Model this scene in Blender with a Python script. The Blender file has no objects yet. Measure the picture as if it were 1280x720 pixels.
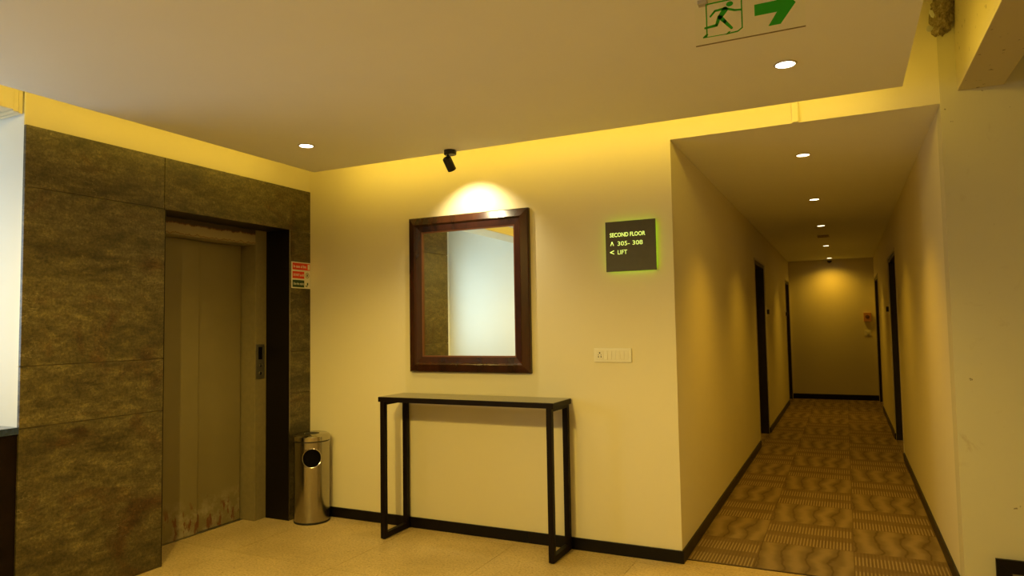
import bpy, bmesh, math, random
from mathutils import Vector, Matrix, noise

S = bpy.context.scene
COL = S.collection
R = math.radians

# ------------------------------------------------------------------ camera
CAM = Vector((3.7352, -4.10364, 1.40))
YAW, PIT, ROL = 0.45166, 0.05619, -0.01646
fw = Vector((-math.sin(YAW) * math.cos(PIT), math.cos(YAW) * math.cos(PIT), math.sin(PIT)))
r0 = Vector((math.cos(YAW), math.sin(YAW), 0))
u0 = r0.cross(fw)
rt = r0 * math.cos(ROL) + u0 * math.sin(ROL)
up = -r0 * math.sin(ROL) + u0 * math.cos(ROL)
cam = bpy.data.objects.new('camera', bpy.data.cameras.new('camera'))
COL.objects.link(cam)
cam.matrix_world = Matrix(((rt.x, up.x, -fw.x, CAM.x), (rt.y, up.y, -fw.y, CAM.y), (rt.z, up.z, -fw.z, CAM.z), (0, 0, 0, 1)))
cam.data.sensor_width = 36
cam.data.lens = 855.77 / 1280 * 36
cam.data.clip_start = 0.05
S.camera = cam

# ------------------------------------------------------------------ world, exposure
S.view_settings.view_transform = 'Standard'
S.view_settings.look = 'None'
S.view_settings.gamma = 1
S.view_settings.use_curve_mapping = False
S.view_settings.exposure = 0.0
W = bpy.data.worlds.new('sky')
S.world = W
W.use_nodes = True
W.node_tree.nodes['Background'].inputs[0].default_value = (0.75, 0.87, 1.0, 1)
W.node_tree.nodes['Background'].inputs[1].default_value = 1.5

# light colours
WARM = (1.0, 0.54, 0.03)      # corridor lamps
COVE = (1.0, 0.66, 0.07)       # led strips over the ceiling raft
LOBBY = (1.0, 0.70, 0.15)      # lobby downlights
DAY = (0.70, 0.89, 1.0)


def area(name, loc, aim, sx, sy, power, color, spread=180):
    l = bpy.data.lights.new(name, 'AREA')
    l.shape = 'RECTANGLE'
    l.size, l.size_y, l.energy, l.color = sx, sy, power, color
    l.spread = R(spread)
    o = bpy.data.objects.new(name, l)
    COL.objects.link(o)
    o.location = loc
    o.rotation_euler = Vector(aim).to_track_quat('-Z', 'Y').to_euler()
    return o


def spot(name, loc, aim, power, color, angle, blend, size=0.03):
    l = bpy.data.lights.new(name, 'SPOT')
    l.energy, l.color, l.spot_size, l.spot_blend, l.shadow_soft_size = power, color, R(angle), blend, size
    o = bpy.data.objects.new(name, l)
    COL.objects.link(o)
    o.location = loc
    o.rotation_euler = Vector(aim).to_track_quat('-Z', 'Y').to_euler()
    return o


# daylight entering by the alcove window, led strips lying along the edges of the ceiling raft
SLAB = 2.542                    # underside of the suspended ceiling raft
SX0, SX1, SY0, SY1 = 0.305, 4.032, -6.6, -0.30
area('window_daylight', (-1.62, -3.35, 1.65), (1, 0, 0), 1.8, 1.3, 30, DAY)
area('cove_strip_back', ((SX0 + SX1) / 2, SY1 - 0.012, 2.605), (0, 1, 0.0), SX1 - SX0 - 0.1, 0.03, 8, COVE)
area('cove_strip_left', (SX0 + 0.012, (SY0 + SY1) / 2, 2.605), (-1, 0, 0.0), SY1 - SY0 - 0.1, 0.03, 8, COVE)
area('cove_strip_right', (SX1 - 0.012, (SY0 + SY1) / 2, 2.605), (1, 0, 0.0), SY1 - SY0 - 0.1, 0.03, 10, COVE)


# ------------------------------------------------------------------ materials
def newmat(name):
    m = bpy.data.materials.new(name)
    m.use_nodes = True
    nt = m.node_tree
    return m, nt, nt.nodes['Principled BSDF']


def N(nt, kind, **kw):
    n = nt.nodes.new(kind)
    for k, v in kw.items():
        if k.startswith('i_'):
            n.inputs[int(k[2:])].default_value = v
        else:
            setattr(n, k, v)
    return n


def coords(nt, scale=(1, 1, 1), gen='Object', world=False):
    if world:
        g = N(nt, 'ShaderNodeNewGeometry')
        src = g.outputs['Position']
    else:
        g = N(nt, 'ShaderNodeTexCoord')
        src = g.outputs[gen]
    mp = N(nt, 'ShaderNodeMapping')
    mp.inputs['Scale'].default_value = scale
    nt.links.new(src, mp.inputs[0])
    return mp.outputs[0]


def ntex(nt, vec, scale, detail=4, rough=0.55, dist=0.0):
    n = N(nt, 'ShaderNodeTexNoise')
    n.inputs['Scale'].default_value = scale
    n.inputs['Detail'].default_value = detail
    n.inputs['Roughness'].default_value = rough
    n.inputs['Distortion'].default_value = dist
    nt.links.new(vec, n.inputs['Vector'])
    return n.outputs['Fac']


def ramp(nt, fac, stops, interp='LINEAR'):
    r = N(nt, 'ShaderNodeValToRGB')
    r.color_ramp.interpolation = interp
    el = r.color_ramp.elements
    while len(el) < len(stops):
        el.new(0.5)
    for e, (p, c) in zip(el, stops):
        e.position = p
        e.color = c if len(c) == 4 else (*c, 1)
    nt.links.new(fac, r.inputs[0])
    return r.outputs[0]


def mix(nt, fac, a, b, mode='MIX'):
    m = N(nt, 'ShaderNodeMix', data_type='RGBA', blend_type=mode)
    for v, i in ((fac, 0), (a, 6), (b, 7)):
        if hasattr(v, 'is_output'):
            nt.links.new(v, m.inputs[i])
        else:
            m.inputs[i].default_value = v if i == 0 else (v if len(v) == 4 else (*v, 1))
    return m.outputs[2]


def bump(nt, b, height, strength=0.2, dist=0.01):
    n = N(nt, 'ShaderNodeBump')
    n.inputs['Strength'].default_value = strength
    n.inputs['Distance'].default_value = dist
    nt.links.new(height, n.inputs['Height'])
    nt.links.new(n.outputs[0], b.inputs['Normal'])


def simple(name, color, rough=0.5, metal=0.0, var=0.08, scale=30, spec=0.5, bmp=0.0):
    m, nt, b = newmat(name)
    v = coords(nt)
    f = ntex(nt, v, scale)
    lo = tuple(c * (1 - var) for c in color)
    hi = tuple(min(1, c * (1 + var)) for c in color)
    nt.links.new(ramp(nt, f, [(0.3, lo), (0.7, hi)]), b.inputs['Base Color'])
    b.inputs['Roughness'].default_value = rough
    b.inputs['Metallic'].default_value = metal
    b.inputs['Specular IOR Level'].default_value = spec
    if bmp:
        bump(nt, b, f, bmp, 0.004)
    return m


def emit(name, color, strength):
    m, nt, b = newmat(name)
    b.inputs['Base Color'].default_value = (0.8, 0.8, 0.8, 1)
    b.inputs['Emission Color'].default_value = (*color, 1)
    b.inputs['Emission Strength'].default_value = strength
    return m


def paint(name, color, rough=0.55, stain=None, speck=0.735):
    m, nt, b = newmat(name)
    v = coords(nt, world=True)
    big = ntex(nt, v, 1.3, 3)
    fine = ntex(nt, v, 220, 2)
    c = ramp(nt, big, [(0.3, tuple(k * 0.97 for k in color)), (0.7, color)])
    if stain:
        n1 = ntex(nt, v, 7, 6, 0.65, 0.8)
        n2 = ntex(nt, v, 1.6, 3)
        f1 = ramp(nt, n1, [(0.60, (0, 0, 0)), (0.74, (1, 1, 1))])
        f2 = ramp(nt, n2, [(0.45, (0, 0, 0)), (0.62, (1, 1, 1))])
        f = mix(nt, 1.0, f1, f2, 'MULTIPLY')
        c = mix(nt, f, c, stain)
        sp = ramp(nt, ntex(nt, v, 26, 3, 0.5), [(speck, (0, 0, 0)), (speck + 0.03, (1, 1, 1))])
        c = mix(nt, sp, c, tuple(k * 0.45 for k in stain))
    nt.links.new(c, b.inputs['Base Color'])
    b.inputs['Roughness'].default_value = rough
    bump(nt, b, fine, 0.06, 0.002)
    return m


def stone_mat():
    m, nt, b = newmat('stone_cladding')
    v = coords(nt, world=True)
    vs = coords(nt, (1, 1.0, 2.2), world=True)
    vr = N(nt, 'ShaderNodeMapping')
    vr.inputs['Rotation'].default_value = (R(28), 0, 0)
    vr.inputs['Scale'].default_value = (1, 1, 3.2)
    nt.links.new(v, vr.inputs[0])
    warp = ntex(nt, vr.outputs[0], 1.7, 6, 0.6, 1.2)
    c = ramp(nt, warp, [(0.30, (0.036, 0.026, 0.008)), (0.45, (0.078, 0.061, 0.023)), (0.58, (0.112, 0.090, 0.038)), (0.75, (0.068, 0.038, 0.012))])
    # rusty clouds
    rust = ramp(nt, ntex(nt, v, 2.4, 4, 0.6, 0.6), [(0.57, (0, 0, 0)), (0.68, (1, 1, 1))])
    c = mix(nt, mix(nt, 1.0, rust, (0.8, 0.8, 0.8), 'MULTIPLY'), c, (0.052, 0.020, 0.004))
    # blotches and grain
    bl = ntex(nt, vs, 11, 6, 0.7, 0.4)
    c = mix(nt, 1.0, c, ramp(nt, bl, [(0.32, (0.50, 0.48, 0.40)), (0.52, (1, 1, 1)), (0.70, (1.75, 1.7, 1.5))]), 'MULTIPLY')
    g = ntex(nt, v, 70, 5, 0.75)
    c = mix(nt, 0.8, c, ramp(nt, g, [(0.36, (0.45, 0.43, 0.36)), (0.52, (1, 1, 1)), (0.68, (1.7, 1.6, 1.4))]), 'MULTIPLY')
    # thin pale scratches where two noise contours meet
    wv = ntex(nt, vr.outputs[0], 4.5, 8, 0.62, 0.5)
    ln = ramp(nt, wv, [(0.492, (0, 0, 0)), (0.499, (1, 1, 1)), (0.506, (0, 0, 0))])
    mk = ramp(nt, ntex(nt, v, 3.1, 3), [(0.52, (0, 0, 0)), (0.64, (1, 1, 1))])
    c = mix(nt, mix(nt, 1.0, ln, mk, 'MULTIPLY'), c, (0.26, 0.21, 0.10))
    # black flecks along the veins
    fl = ramp(nt, ntex(nt, vr.outputs[0], 13, 6, 0.75), [(0.60, (0, 0, 0)), (0.65, (1, 1, 1))])
    c = mix(nt, mix(nt, 1.0, fl, (0.7, 0.7, 0.7), 'MULTIPLY'), c, (0.022, 0.016, 0.006))
    # pale mineral specks
    pk = ramp(nt, ntex(nt, v, 30, 5, 0.7), [(0.65, (0, 0, 0)), (0.69, (1, 1, 1))])
    c = mix(nt, mix(nt, 1.0, pk, (0.5, 0.5, 0.5), 'MULTIPLY'), c, (0.26, 0.21, 0.10))
    nt.links.new(c, b.inputs['Base Color'])
    b.inputs['Roughness'].default_value = 0.42
    bump(nt, b, g, 0.25, 0.004)
    return m


def floor_mat():
    m, nt, b = newmat('floor_stone')
    v = coords(nt, world=True)
    oi = N(nt, 'ShaderNodeObjectInfo')
    c = ramp(nt, ntex(nt, v, 2.2, 5, 0.6), [(0.3, (0.48, 0.355, 0.155)), (0.7, (0.66, 0.505, 0.25))])
    gr = ramp(nt, ntex(nt, v, 75, 5, 0.7), [(0.34, (0.55, 0.50, 0.40)), (0.52, (1, 1, 1)), (0.7, (1.2, 1.18, 1.1))])
    c = mix(nt, 0.8, c, gr, 'MULTIPLY')
    sp = ramp(nt, ntex(nt, v, 34, 4, 0.65), [(0.60, (0, 0, 0)), (0.66, (1, 1, 1))])
    c = mix(nt, mix(nt, 1.0, sp, (0.7, 0.7, 0.7), 'MULTIPLY'), c, (0.30, 0.19, 0.07))
    tone = ramp(nt, oi.outputs['Random'], [(0, (0.94, 0.94, 0.93)), (1, (1.04, 1.04, 1.04))])
    c = mix(nt, 1.0, c, tone, 'MULTIPLY')
    nt.links.new(c, b.inputs['Base Color'])
    b.inputs['Roughness'].default_value = 0.38
    return m


def carpet_mat(ribbed):
    m, nt, b = newmat('carpet_ribbed' if ribbed else 'carpet_watered')
    v = coords(nt)                       # metres, origin at the tile's corner
    w = coords(nt, world=True)
    pile = ntex(nt, w, 420, 2, 0.6)
    sep = N(nt, 'ShaderNodeSeparateXYZ')
    nt.links.new(v, sep.inputs[0])
    if ribbed:
        wav = N(nt, 'ShaderNodeTexWave', wave_type='BANDS', bands_direction='X')
        wav.inputs['Scale'].default_value = 16.5
        wav.inputs['Distortion'].default_value = 0.4
        nt.links.new(v, wav.inputs['Vector'])
        ribs = ramp(nt, wav.outputs['Fac'], [(0.50, (0, 0, 0)), (0.78, (1, 1, 1))])
        # three bands of ribs with bare strips between them
        wy = N(nt, 'ShaderNodeMath', operation='MULTIPLY', i_1=1 / 0.26)
        nt.links.new(sep.outputs['Y'], wy.inputs[0])
        fr = N(nt, 'ShaderNodeMath', operation='FRACT')
        nt.links.new(wy.outputs[0], fr.inputs[0])
        band = ramp(nt, fr.outputs[0], [(0.0, (0, 0, 0)), (0.07, (1, 1, 1)), (0.60, (1, 1, 1)), (0.68, (0.25, 0.25, 0.25)), (0.95, (0.1, 0.1, 0.1))])
        f = mix(nt, 1.0, ribs, band, 'MULTIPLY')
        base = ramp(nt, ntex(nt, w, 6, 3), [(0.3, (0.14, 0.092, 0.044)), (0.7, (0.18, 0.121, 0.060))])
        c = mix(nt, f, base, (0.32, 0.24, 0.128))
        hb = f
    else:
        wav = N(nt, 'ShaderNodeTexWave', wave_type='BANDS', bands_direction='X')
        wav.inputs['Scale'].default_value = 2.3
        wav.inputs['Distortion'].default_value = 5.0
        wav.inputs['Detail'].default_value = 3
        wav.inputs['Detail Scale'].default_value = 1.3
        nt.links.new(v, wav.inputs['Vector'])
        c = ramp(nt, wav.outputs['Fac'], [(0.0, (0.12, 0.080, 0.036)), (0.05, (0.175, 0.124, 0.060)), (0.35, (0.195, 0.138, 0.069)), (1.0, (0.275, 0.20, 0.103))])
        hb = pile
    c = mix(nt, 0.6, c, ramp(nt, pile, [(0.3, (0.75, 0.75, 0.75)), (0.7, (1.15, 1.15, 1.15))]), 'MULTIPLY')
    nt.links.new(c, b.inputs['Base Color'])
    b.inputs['Roughness'].default_value = 0.95
    b.inputs['Specular IOR Level'].default_value = 0.15
    bump(nt, b, hb, 0.4, 0.003)
    return m


def wood_mat(name, dark, light, rough=0.3, axis=(1, 1, 1)):
    m, nt, b = newmat(name)
    v = coords(nt, axis, world=True)
    f = ntex(nt, v, 9, 6, 0.65, 0.5)
    nt.links.new(ramp(nt, f, [(0.3, dark), (0.7, light)]), b.inputs['Base Color'])
    b.inputs['Roughness'].default_value = rough
    bump(nt, b, f, 0.05, 0.002)
    return m


def lift_mat():
    """satin beige lacquer, rust and scuffs along the bottom edge"""
    m, nt, b = newmat('lift_lacquer')
    w = coords(nt, world=True)
    sep = N(nt, 'ShaderNodeSeparateXYZ')
    nt.links.new(w, sep.inputs[0])
    c0 = ramp(nt, ntex(nt, w, 3, 3), [(0.3, (0.180, 0.145, 0.060)), (0.7, (0.20, 0.162, 0.070))])
    low = ramp(nt, sep.outputs['Z'], [(0.0, (1, 1, 1)), (0.16, (1, 1, 1)), (0.27, (0, 0, 0))])
    scuff = mix(nt, 1.0, low, ramp(nt, ntex(nt, w, 5, 5, 0.7), [(0.45, (0, 0, 0)), (0.6, (1, 1, 1))]), 'MULTIPLY')
    c0 = mix(nt, scuff, c0, (0.32, 0.275, 0.175))
    vr = coords(nt, (1, 1, 0.35), world=True)
    rust = mix(nt, 1.0, low, ramp(nt, ntex(nt, vr, 26, 4, 0.6), [(0.57, (0, 0, 0)), (0.62, (1, 1, 1))]), 'MULTIPLY')
    c0 = mix(nt, rust, c0, (0.15, 0.055, 0.02))
    nt.links.new(c0, b.inputs['Base Color'])
    b.inputs['Roughness'].default_value = 0.42
    return m


def header_mat():
    """the lift header: lacquer with a ragged torn film"""
    m, nt, b = newmat('lift_header')
    w = coords(nt, world=True)
    sep = N(nt, 'ShaderNodeSeparateXYZ')
    nt.links.new(w, sep.inputs[0])
    nz = ntex(nt, coords(nt, (1, 1, 0.2), world=True), 22, 4, 0.6)
    mm = N(nt, 'ShaderNodeMath', operation='MULTIPLY_ADD', i_1=0.06, i_2=-0.03)
    nt.links.new(nz, mm.inputs[0])
    ad = N(nt, 'ShaderNodeMath', operation='ADD')
    nt.links.new(sep.outputs['Z'], ad.inputs[0])
    nt.links.new(mm.outputs[0], ad.inputs[1])
    mr = N(nt, 'ShaderNodeMapRange')
    mr.inputs[1].default_value = 2.03
    mr.inputs[2].default_value = 2.16
    nt.links.new(ad.outputs[0], mr.inputs[0])
    c = ramp(nt, mr.outputs[0], [(0.0, (0.26, 0.22, 0.13)), (0.16, (0.26, 0.22, 0.13)), (0.20, (0.20, 0.09, 0.03)), (0.24, (0.34, 0.28, 0.16)),
                                 (0.66, (0.32, 0.255, 0.15)), (0.72, (0.16, 0.06, 0.02)), (0.78, (0.05, 0.03, 0.015))])
    nt.links.new(c, b.inputs['Base Color'])
    b.inputs['Roughness'].default_value = 0.5
    return m


def glass_mat(name, tint, alpha):
    m = bpy.data.materials.new(name)
    m.use_nodes = True
    nt = m.node_tree
    nt.nodes.clear()
    out = N(nt, 'ShaderNodeOutputMaterial')
    tr = N(nt, 'ShaderNodeBsdfTransparent')
    tr.inputs[0].default_value = (*tint, 1)
    gl = N(nt, 'ShaderNodeBsdfGlossy')
    gl.inputs['Roughness'].default_value = 0.02
    ms = N(nt, 'ShaderNodeMixShader')
    ms.inputs[0].default_value = alpha
    nt.links.new(tr.outputs[0], ms.inputs[1])
    nt.links.new(gl.outputs[0], ms.inputs[2])
    nt.links.new(ms.outputs[0], out.inputs[0])
    return m


M = dict(
    wall=paint('wall_paint', (0.80, 0.735, 0.51)),
    old=paint('old_plaster', (0.64, 0.60, 0.395), 0.6, (0.50, 0.43, 0.26)),
    beam=paint('beam_plaster', (0.55, 0.49, 0.29), 0.6, (0.50, 0.43, 0.26), 0.68),
    white=paint('white_paint', (0.86, 0.86, 0.80)),
    ceil=paint('ceiling_paint', (0.90, 0.90, 0.85), 0.7),
    stone=stone_mat(), floor=floor_mat(),
    grout=simple('grout', (0.22, 0.16, 0.08), 0.9),
    joint=simple('stone_joint', (0.22, 0.18, 0.11), 0.9),
    ribbed=carpet_mat(True), plain=carpet_mat(False),
    carpetbase=simple('carpet_backing', (0.10, 0.07, 0.04), 0.95),
    black=simple('black_granite', (0.006, 0.004, 0.0035), 0.35, spec=0.2),
    table=simple('dark_lacquer', (0.007, 0.0035, 0.0025), 0.5, spec=0.15),
    tabletop=simple('table_laminate', (0.030, 0.021, 0.014), 0.05, spec=1.0),
    frame=wood_mat('mahogany', (0.018, 0.006, 0.003), (0.060, 0.017, 0.007), 0.25, (1, 1, 0.2)),
    lipwood=simple('copper_lip', (0.17, 0.065, 0.02), 0.35, 0.3),
    mirror=simple('silvered_glass', (0.95, 0.96, 0.82), 0.0, 1.0, 0.0),
    lift=lift_mat(), lifthead=header_mat(),
    liftframe=simple('lift_frame', (0.215, 0.175, 0.080), 0.45),
    steel=simple('brushed_steel', (0.40, 0.37, 0.31), 0.2, 1.0, 0.05, 90),
    steelpolish=simple('polished_steel', (0.50, 0.47, 0.40), 0.12, 1.0, 0.02),
    darksteel=simple('dark_steel', (0.23, 0.21, 0.17), 0.4, 0.8),
    matteblack=simple('matte_black', (0.012, 0.011, 0.010), 0.5),
    hole=simple('bin_inside', (0.004, 0.003, 0.0025), 0.8, spec=0.05),
    signface=simple('sign_face', (0.060, 0.052, 0.036), 0.45),
    signtext=emit('sign_lettering', (0.70, 1.0, 0.14), 0.95),
    signglow=emit('sign_backlight', (0.42, 1.0, 0.0), 2.0),
    plastic=simple('ivory_plastic', (0.86, 0.83, 0.70), 0.35, var=0.02),
    plastic2=simple('ivory_plastic_module', (0.82, 0.79, 0.66), 0.35, var=0.02),
    red=simple('sign_red', (0.72, 0.035, 0.012), 0.5, var=0.03),
    green=simple('sign_dark_green', (0.006, 0.045, 0.020), 0.5, var=0.03),
    signwhite=simple('sign_white', (0.80, 0.78, 0.66), 0.5, var=0.03),
    exitgreen=simple('exit_green', (0.016, 0.40, 0.006), 0.5, var=0.02),
    acrylic=glass_mat('clear_acrylic', (0.99, 1.0, 0.985), 0.010),
    acrylicedge=simple('acrylic_edge', (0.20, 0.16, 0.07), 0.4),
    pane=glass_mat('window_pane', (0.96, 0.98, 1.0), 0.05),
    lens=emit('lamp_lens', (1.0, 0.93, 0.72), 9),
    lensw=emit('corridor_lamp_lens', (1.0, 0.86, 0.50), 6),
    ring=simple('lamp_ring', (0.55, 0.50, 0.40), 0.4),
    door=wood_mat('door_veneer', (0.010, 0.006, 0.004), (0.022, 0.012, 0.008), 0.45),
    doortrim=simple('door_trim', (0.62, 0.56, 0.42), 0.5),
    counterbody=wood_mat('counter_veneer', (0.006, 0.003, 0.0025), (0.012, 0.006, 0.005), 0.4),
    countertop=simple('counter_granite', (0.022, 0.040, 0.105), 0.10, var=0.3, scale=60),
    rubble=None, board=simple('backing_board', (0.26, 0.23, 0.14), 0.7),
    callpoint=simple('call_point', (0.62, 0.30, 0.10), 0.45, var=0.03),
    brown=simple('brown_plastic', (0.17, 0.08, 0.035), 0.5),
    threshold=simple('threshold_metal', (0.10, 0.07, 0.04), 0.4, 0.6),
)
rm, nt_, b_ = newmat('crumbling_plaster')
vv = coords(nt_, world=True)
ff = ntex(nt_, vv, 60, 6, 0.7)
nt_.links.new(ramp(nt_, ff, [(0.3, (0.10, 0.075, 0.03)), (0.5, (0.34, 0.27, 0.14)), (0.72, (0.62, 0.53, 0.33))]), b_.inputs['Base Color'])
b_.inputs['Roughness'].default_value = 0.9
bump(nt_, b_, ff, 0.9, 0.02)
M['rubble'] = rm
M['counterbody'].node_tree.nodes['Principled BSDF'].inputs['Specular IOR Level'].default_value = 0.1


# ------------------------------------------------------------------ mesh helpers
class MB:
    def __init__(s):
        s.v, s.f = [], []

    def add(s, vs, fs):
        k = len(s.v)
        s.v += [tuple(p) for p in vs]
        s.f += [tuple(i + k for i in f) for f in fs]
        return s

    def box(s, x0, x1, y0, y1, z0, z1):
        x0, x1 = sorted((x0, x1)); y0, y1 = sorted((y0, y1)); z0, z1 = sorted((z0, z1))
        return s.add([(x0, y0, z0), (x1, y0, z0), (x1, y1, z0), (x0, y1, z0), (x0, y0, z1), (x1, y0, z1), (x1, y1, z1), (x0, y1, z1)],
                     [(3, 2, 1, 0), (4, 5, 6, 7), (0, 1, 5, 4), (1, 2, 6, 5), (2, 3, 7, 6), (3, 0, 4, 7)])

    def lathe(s, prof, c=(0, 0, 0), axis=(0, 0, 1), n=32, close=True):
        """profile of (radius, height) pairs swept round an axis through c"""
        q = Vector((0, 0, 1)).rotation_difference(Vector(axis).normalized())
        vs, fs = [], []
        for r, h in prof:
            for i in range(n):
                a = 2 * math.pi * i / n
                vs.append(Vector(c) + q @ Vector((r * math.cos(a), r * math.sin(a), h)))
        for j in range(len(prof) - 1):
            for i in range(n):
                k = (i + 1) % n
                fs.append((j * n + i, j * n + k, (j + 1) * n + k, (j + 1) * n + i))
        if close:
            fs.append(tuple(reversed(range(n))))
            fs.append(tuple(range((len(prof) - 1) * n, len(prof) * n)))
        return s.add(vs, fs)

    def tube(s, a, b, r, n=16):
        a, b = Vector(a), Vector(b)
        return s.lathe([(r, 0), (r, (b - a).length)], a, b - a, n)

    def prism_xz(s, pts, y0, y1):
        """polygon in the x-z plane given thickness along y"""
        n = len(pts)
        vs = [(x, y0, z) for x, z in pts] + [(x, y1, z) for x, z in pts]
        fs = [tuple(range(n)), tuple(reversed(range(n, 2 * n)))] + [(i, i + n, (i + 1) % n + n, (i + 1) % n) for i in range(n)]
        return s.add(vs, fs)

    def stroke_xz(s, pts, w, y0, y1):
        """a polyline drawn with round joints, extruded along y"""
        ws = w if isinstance(w, (list, tuple)) else [w] * len(pts)
        for (a, b, wa, wb) in zip(pts[:-1], pts[1:], ws[:-1], ws[1:]):
            d = Vector((b[0] - a[0], b[1] - a[1])).normalized()
            th = math.atan2(d.y, d.x)
            poly = []
            for i in range(7):
                t = th + math.pi / 2 + math.pi * i / 6
                poly.append((a[0] + wa / 2 * math.cos(t), a[1] + wa / 2 * math.sin(t)))
            for i in range(7):
                t = th - math.pi / 2 + math.pi * i / 6
                poly.append((b[0] + wb / 2 * math.cos(t), b[1] + wb / 2 * math.sin(t)))
            s.prism_xz(poly, y0, y1)
        return s

    def mesh(s, name, off=(0, 0, 0), bevel=0.0, smooth=False, seg=2):
        bm = bmesh.new()
        o = Vector(off)
        vs = [bm.verts.new(Vector(p) - o) for p in s.v]
        for f in s.f:
            try:
                bm.faces.new([vs[i] for i in f])
            except ValueError:
                pass
        bmesh.ops.recalc_face_normals(bm, faces=bm.faces)
        if bevel:
            ed = [e for e in bm.edges if len(e.link_faces) == 2 and e.calc_face_angle(0) > R(30)]
            bmesh.ops.bevel(bm, geom=ed, offset=bevel, segments=seg, affect='EDGES', profile=0.5, clamp_overlap=True)
        me = bpy.data.meshes.new(name)
        bm.to_mesh(me)
        bm.free()
        if smooth:
            for p in me.polygons:
                p.use_smooth = True
            me.set_sharp_from_angle(angle=R(35))
        return me


ORG = {}


def part(name, mb, mat, parent, bevel=0.0, smooth=False, label=None):
    off = ORG[parent.name]
    me = mb.mesh(name, off, bevel, smooth)
    me.materials.append(M[mat] if isinstance(mat, str) else mat)
    o = bpy.data.objects.new(name, me)
    COL.objects.link(o)
    o.parent = parent
    ORG[o.name] = Vector(off)
    if label:
        o['label'] = label
    return o


def tag(o, label=None, cat=None, group=None, kind=None):
    for k, v in (('label', label), ('category', cat), ('group', group), ('kind', kind)):
        if v:
            o[k] = v
    return o


def top(name, mb, mat, label=None, cat=None, group=None, kind=None, bevel=0.0, smooth=False):
    xs, ys, zs = zip(*mb.v)
    off = Vector(((min(xs) + max(xs)) / 2, (min(ys) + max(ys)) / 2, min(zs)))
    me = mb.mesh(name, off, bevel, smooth)
    me.materials.append(M[mat])
    o = bpy.data.objects.new(name, me)
    COL.objects.link(o)
    o.location = off
    ORG[o.name] = off
    return tag(o, label, cat, group, kind)


def struct(name, mb, mat, label=None, bevel=0.0):
    return top(name, mb, mat, label, kind='structure', bevel=bevel)


def thing(name, loc, label, cat, group=None, kind=None):
    o = bpy.data.objects.new(name, None)
    o.empty_display_size = 0.1
    COL.objects.link(o)
    o.location = loc
    ORG[o.name] = Vector(loc)
    return tag(o, label, cat, group, kind)


def text_mb(body, size, loc, xdir, ydir, depth=0.0006, bold=0.0, width=None):
    """lettering as a mesh: loc = left end of the baseline, xdir/ydir = reading and up directions"""
    cu = bpy.data.curves.new('lettering', 'FONT')
    cu.body = body
    cu.size = size
    cu.extrude = depth
    cu.offset = bold
    cu.resolution_u = 3
    ob = bpy.data.objects.new('lettering', cu)
    COL.objects.link(ob)
    bpy.context.view_layer.update()
    me = bpy.data.meshes.new_from_object(ob.evaluated_get(bpy.context.evaluated_depsgraph_get()))
    bpy.data.objects.remove(ob)
    xd, yd = Vector(xdir), Vector(ydir)
    zd = xd.cross(yd)
    k = 1.0
    if width:
        w = max(v.co.x for v in me.vertices) - min(v.co.x for v in me.vertices)
        k = width / w
    mb = MB()
    mb.add([Vector(loc) + xd * v.co.x * k + yd * v.co.y + zd * v.co.z for v in me.vertices], [tuple(p.vertices) for p in me.polygons])
    bpy.data.meshes.remove(me)
    return mb


def copy_tree(o, delta, parent=None):
    c = o.copy()
    COL.objects.link(c)
    if parent:
        c.parent = parent
    else:
        c.location = o.location + Vector(delta)
    for ch in list(o.children):
        copy_tree(ch, delta, c)
    return c


# ================================================================== SETTING
XC, XR, L, ZC = 2.824, 4.2195, 9.524, 2.514     # corridor: left wall, right wall, end, ceiling
TOPZ = 3.25                                      # structural ceiling over the raft
XE, YB = 6.4, -7.2                               # right and rear limits of the lobby

# wall with the mirror, with the corridor opening cut in it
b = MB().box(-1.6, XC, 0, 0.15, 0, TOPZ).box(XC, XR, 0, 0.15, ZC, TOPZ).box(XR, XE, 0, 0.15, 0, TOPZ)
wall_back = struct('wall_back', MB().box(-1.6, XC, 0, 0.15, 0, TOPZ).box(XC, XR + 0.004, 0, 0.15, ZC, TOPZ), 'wall', 'cream painted wall carrying the mirror, opening into the corridor')
struct('wall_back_right', MB().box(XR, XE, -0.006, 0.15, 0, TOPZ), 'old', 'stained old cream plaster wall right of the corridor')
# left wall: core behind the stone, with the lift opening
LY0, LY1, LZ = -1.267, -0.226, 2.157
YS = -2.07                                        # end of the stone cladding
wl = MB()
wl.box(-0.5, -0.02, YS, LY0 - 0.012, 0, TOPZ)
wl.box(-0.5, -0.02, LY1 + 0.012, 0, 0, TOPZ)
wl.box(-0.5, -0.02, LY0 - 0.012, LY1 + 0.012, LZ + 0.012, TOPZ)
wl.box(-0.56, -0.5, YS, 0, 0, TOPZ)
wall_left = struct('wall_left', wl, 'wall', 'cream wall above the brown stone cladding beside the lift')
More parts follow.
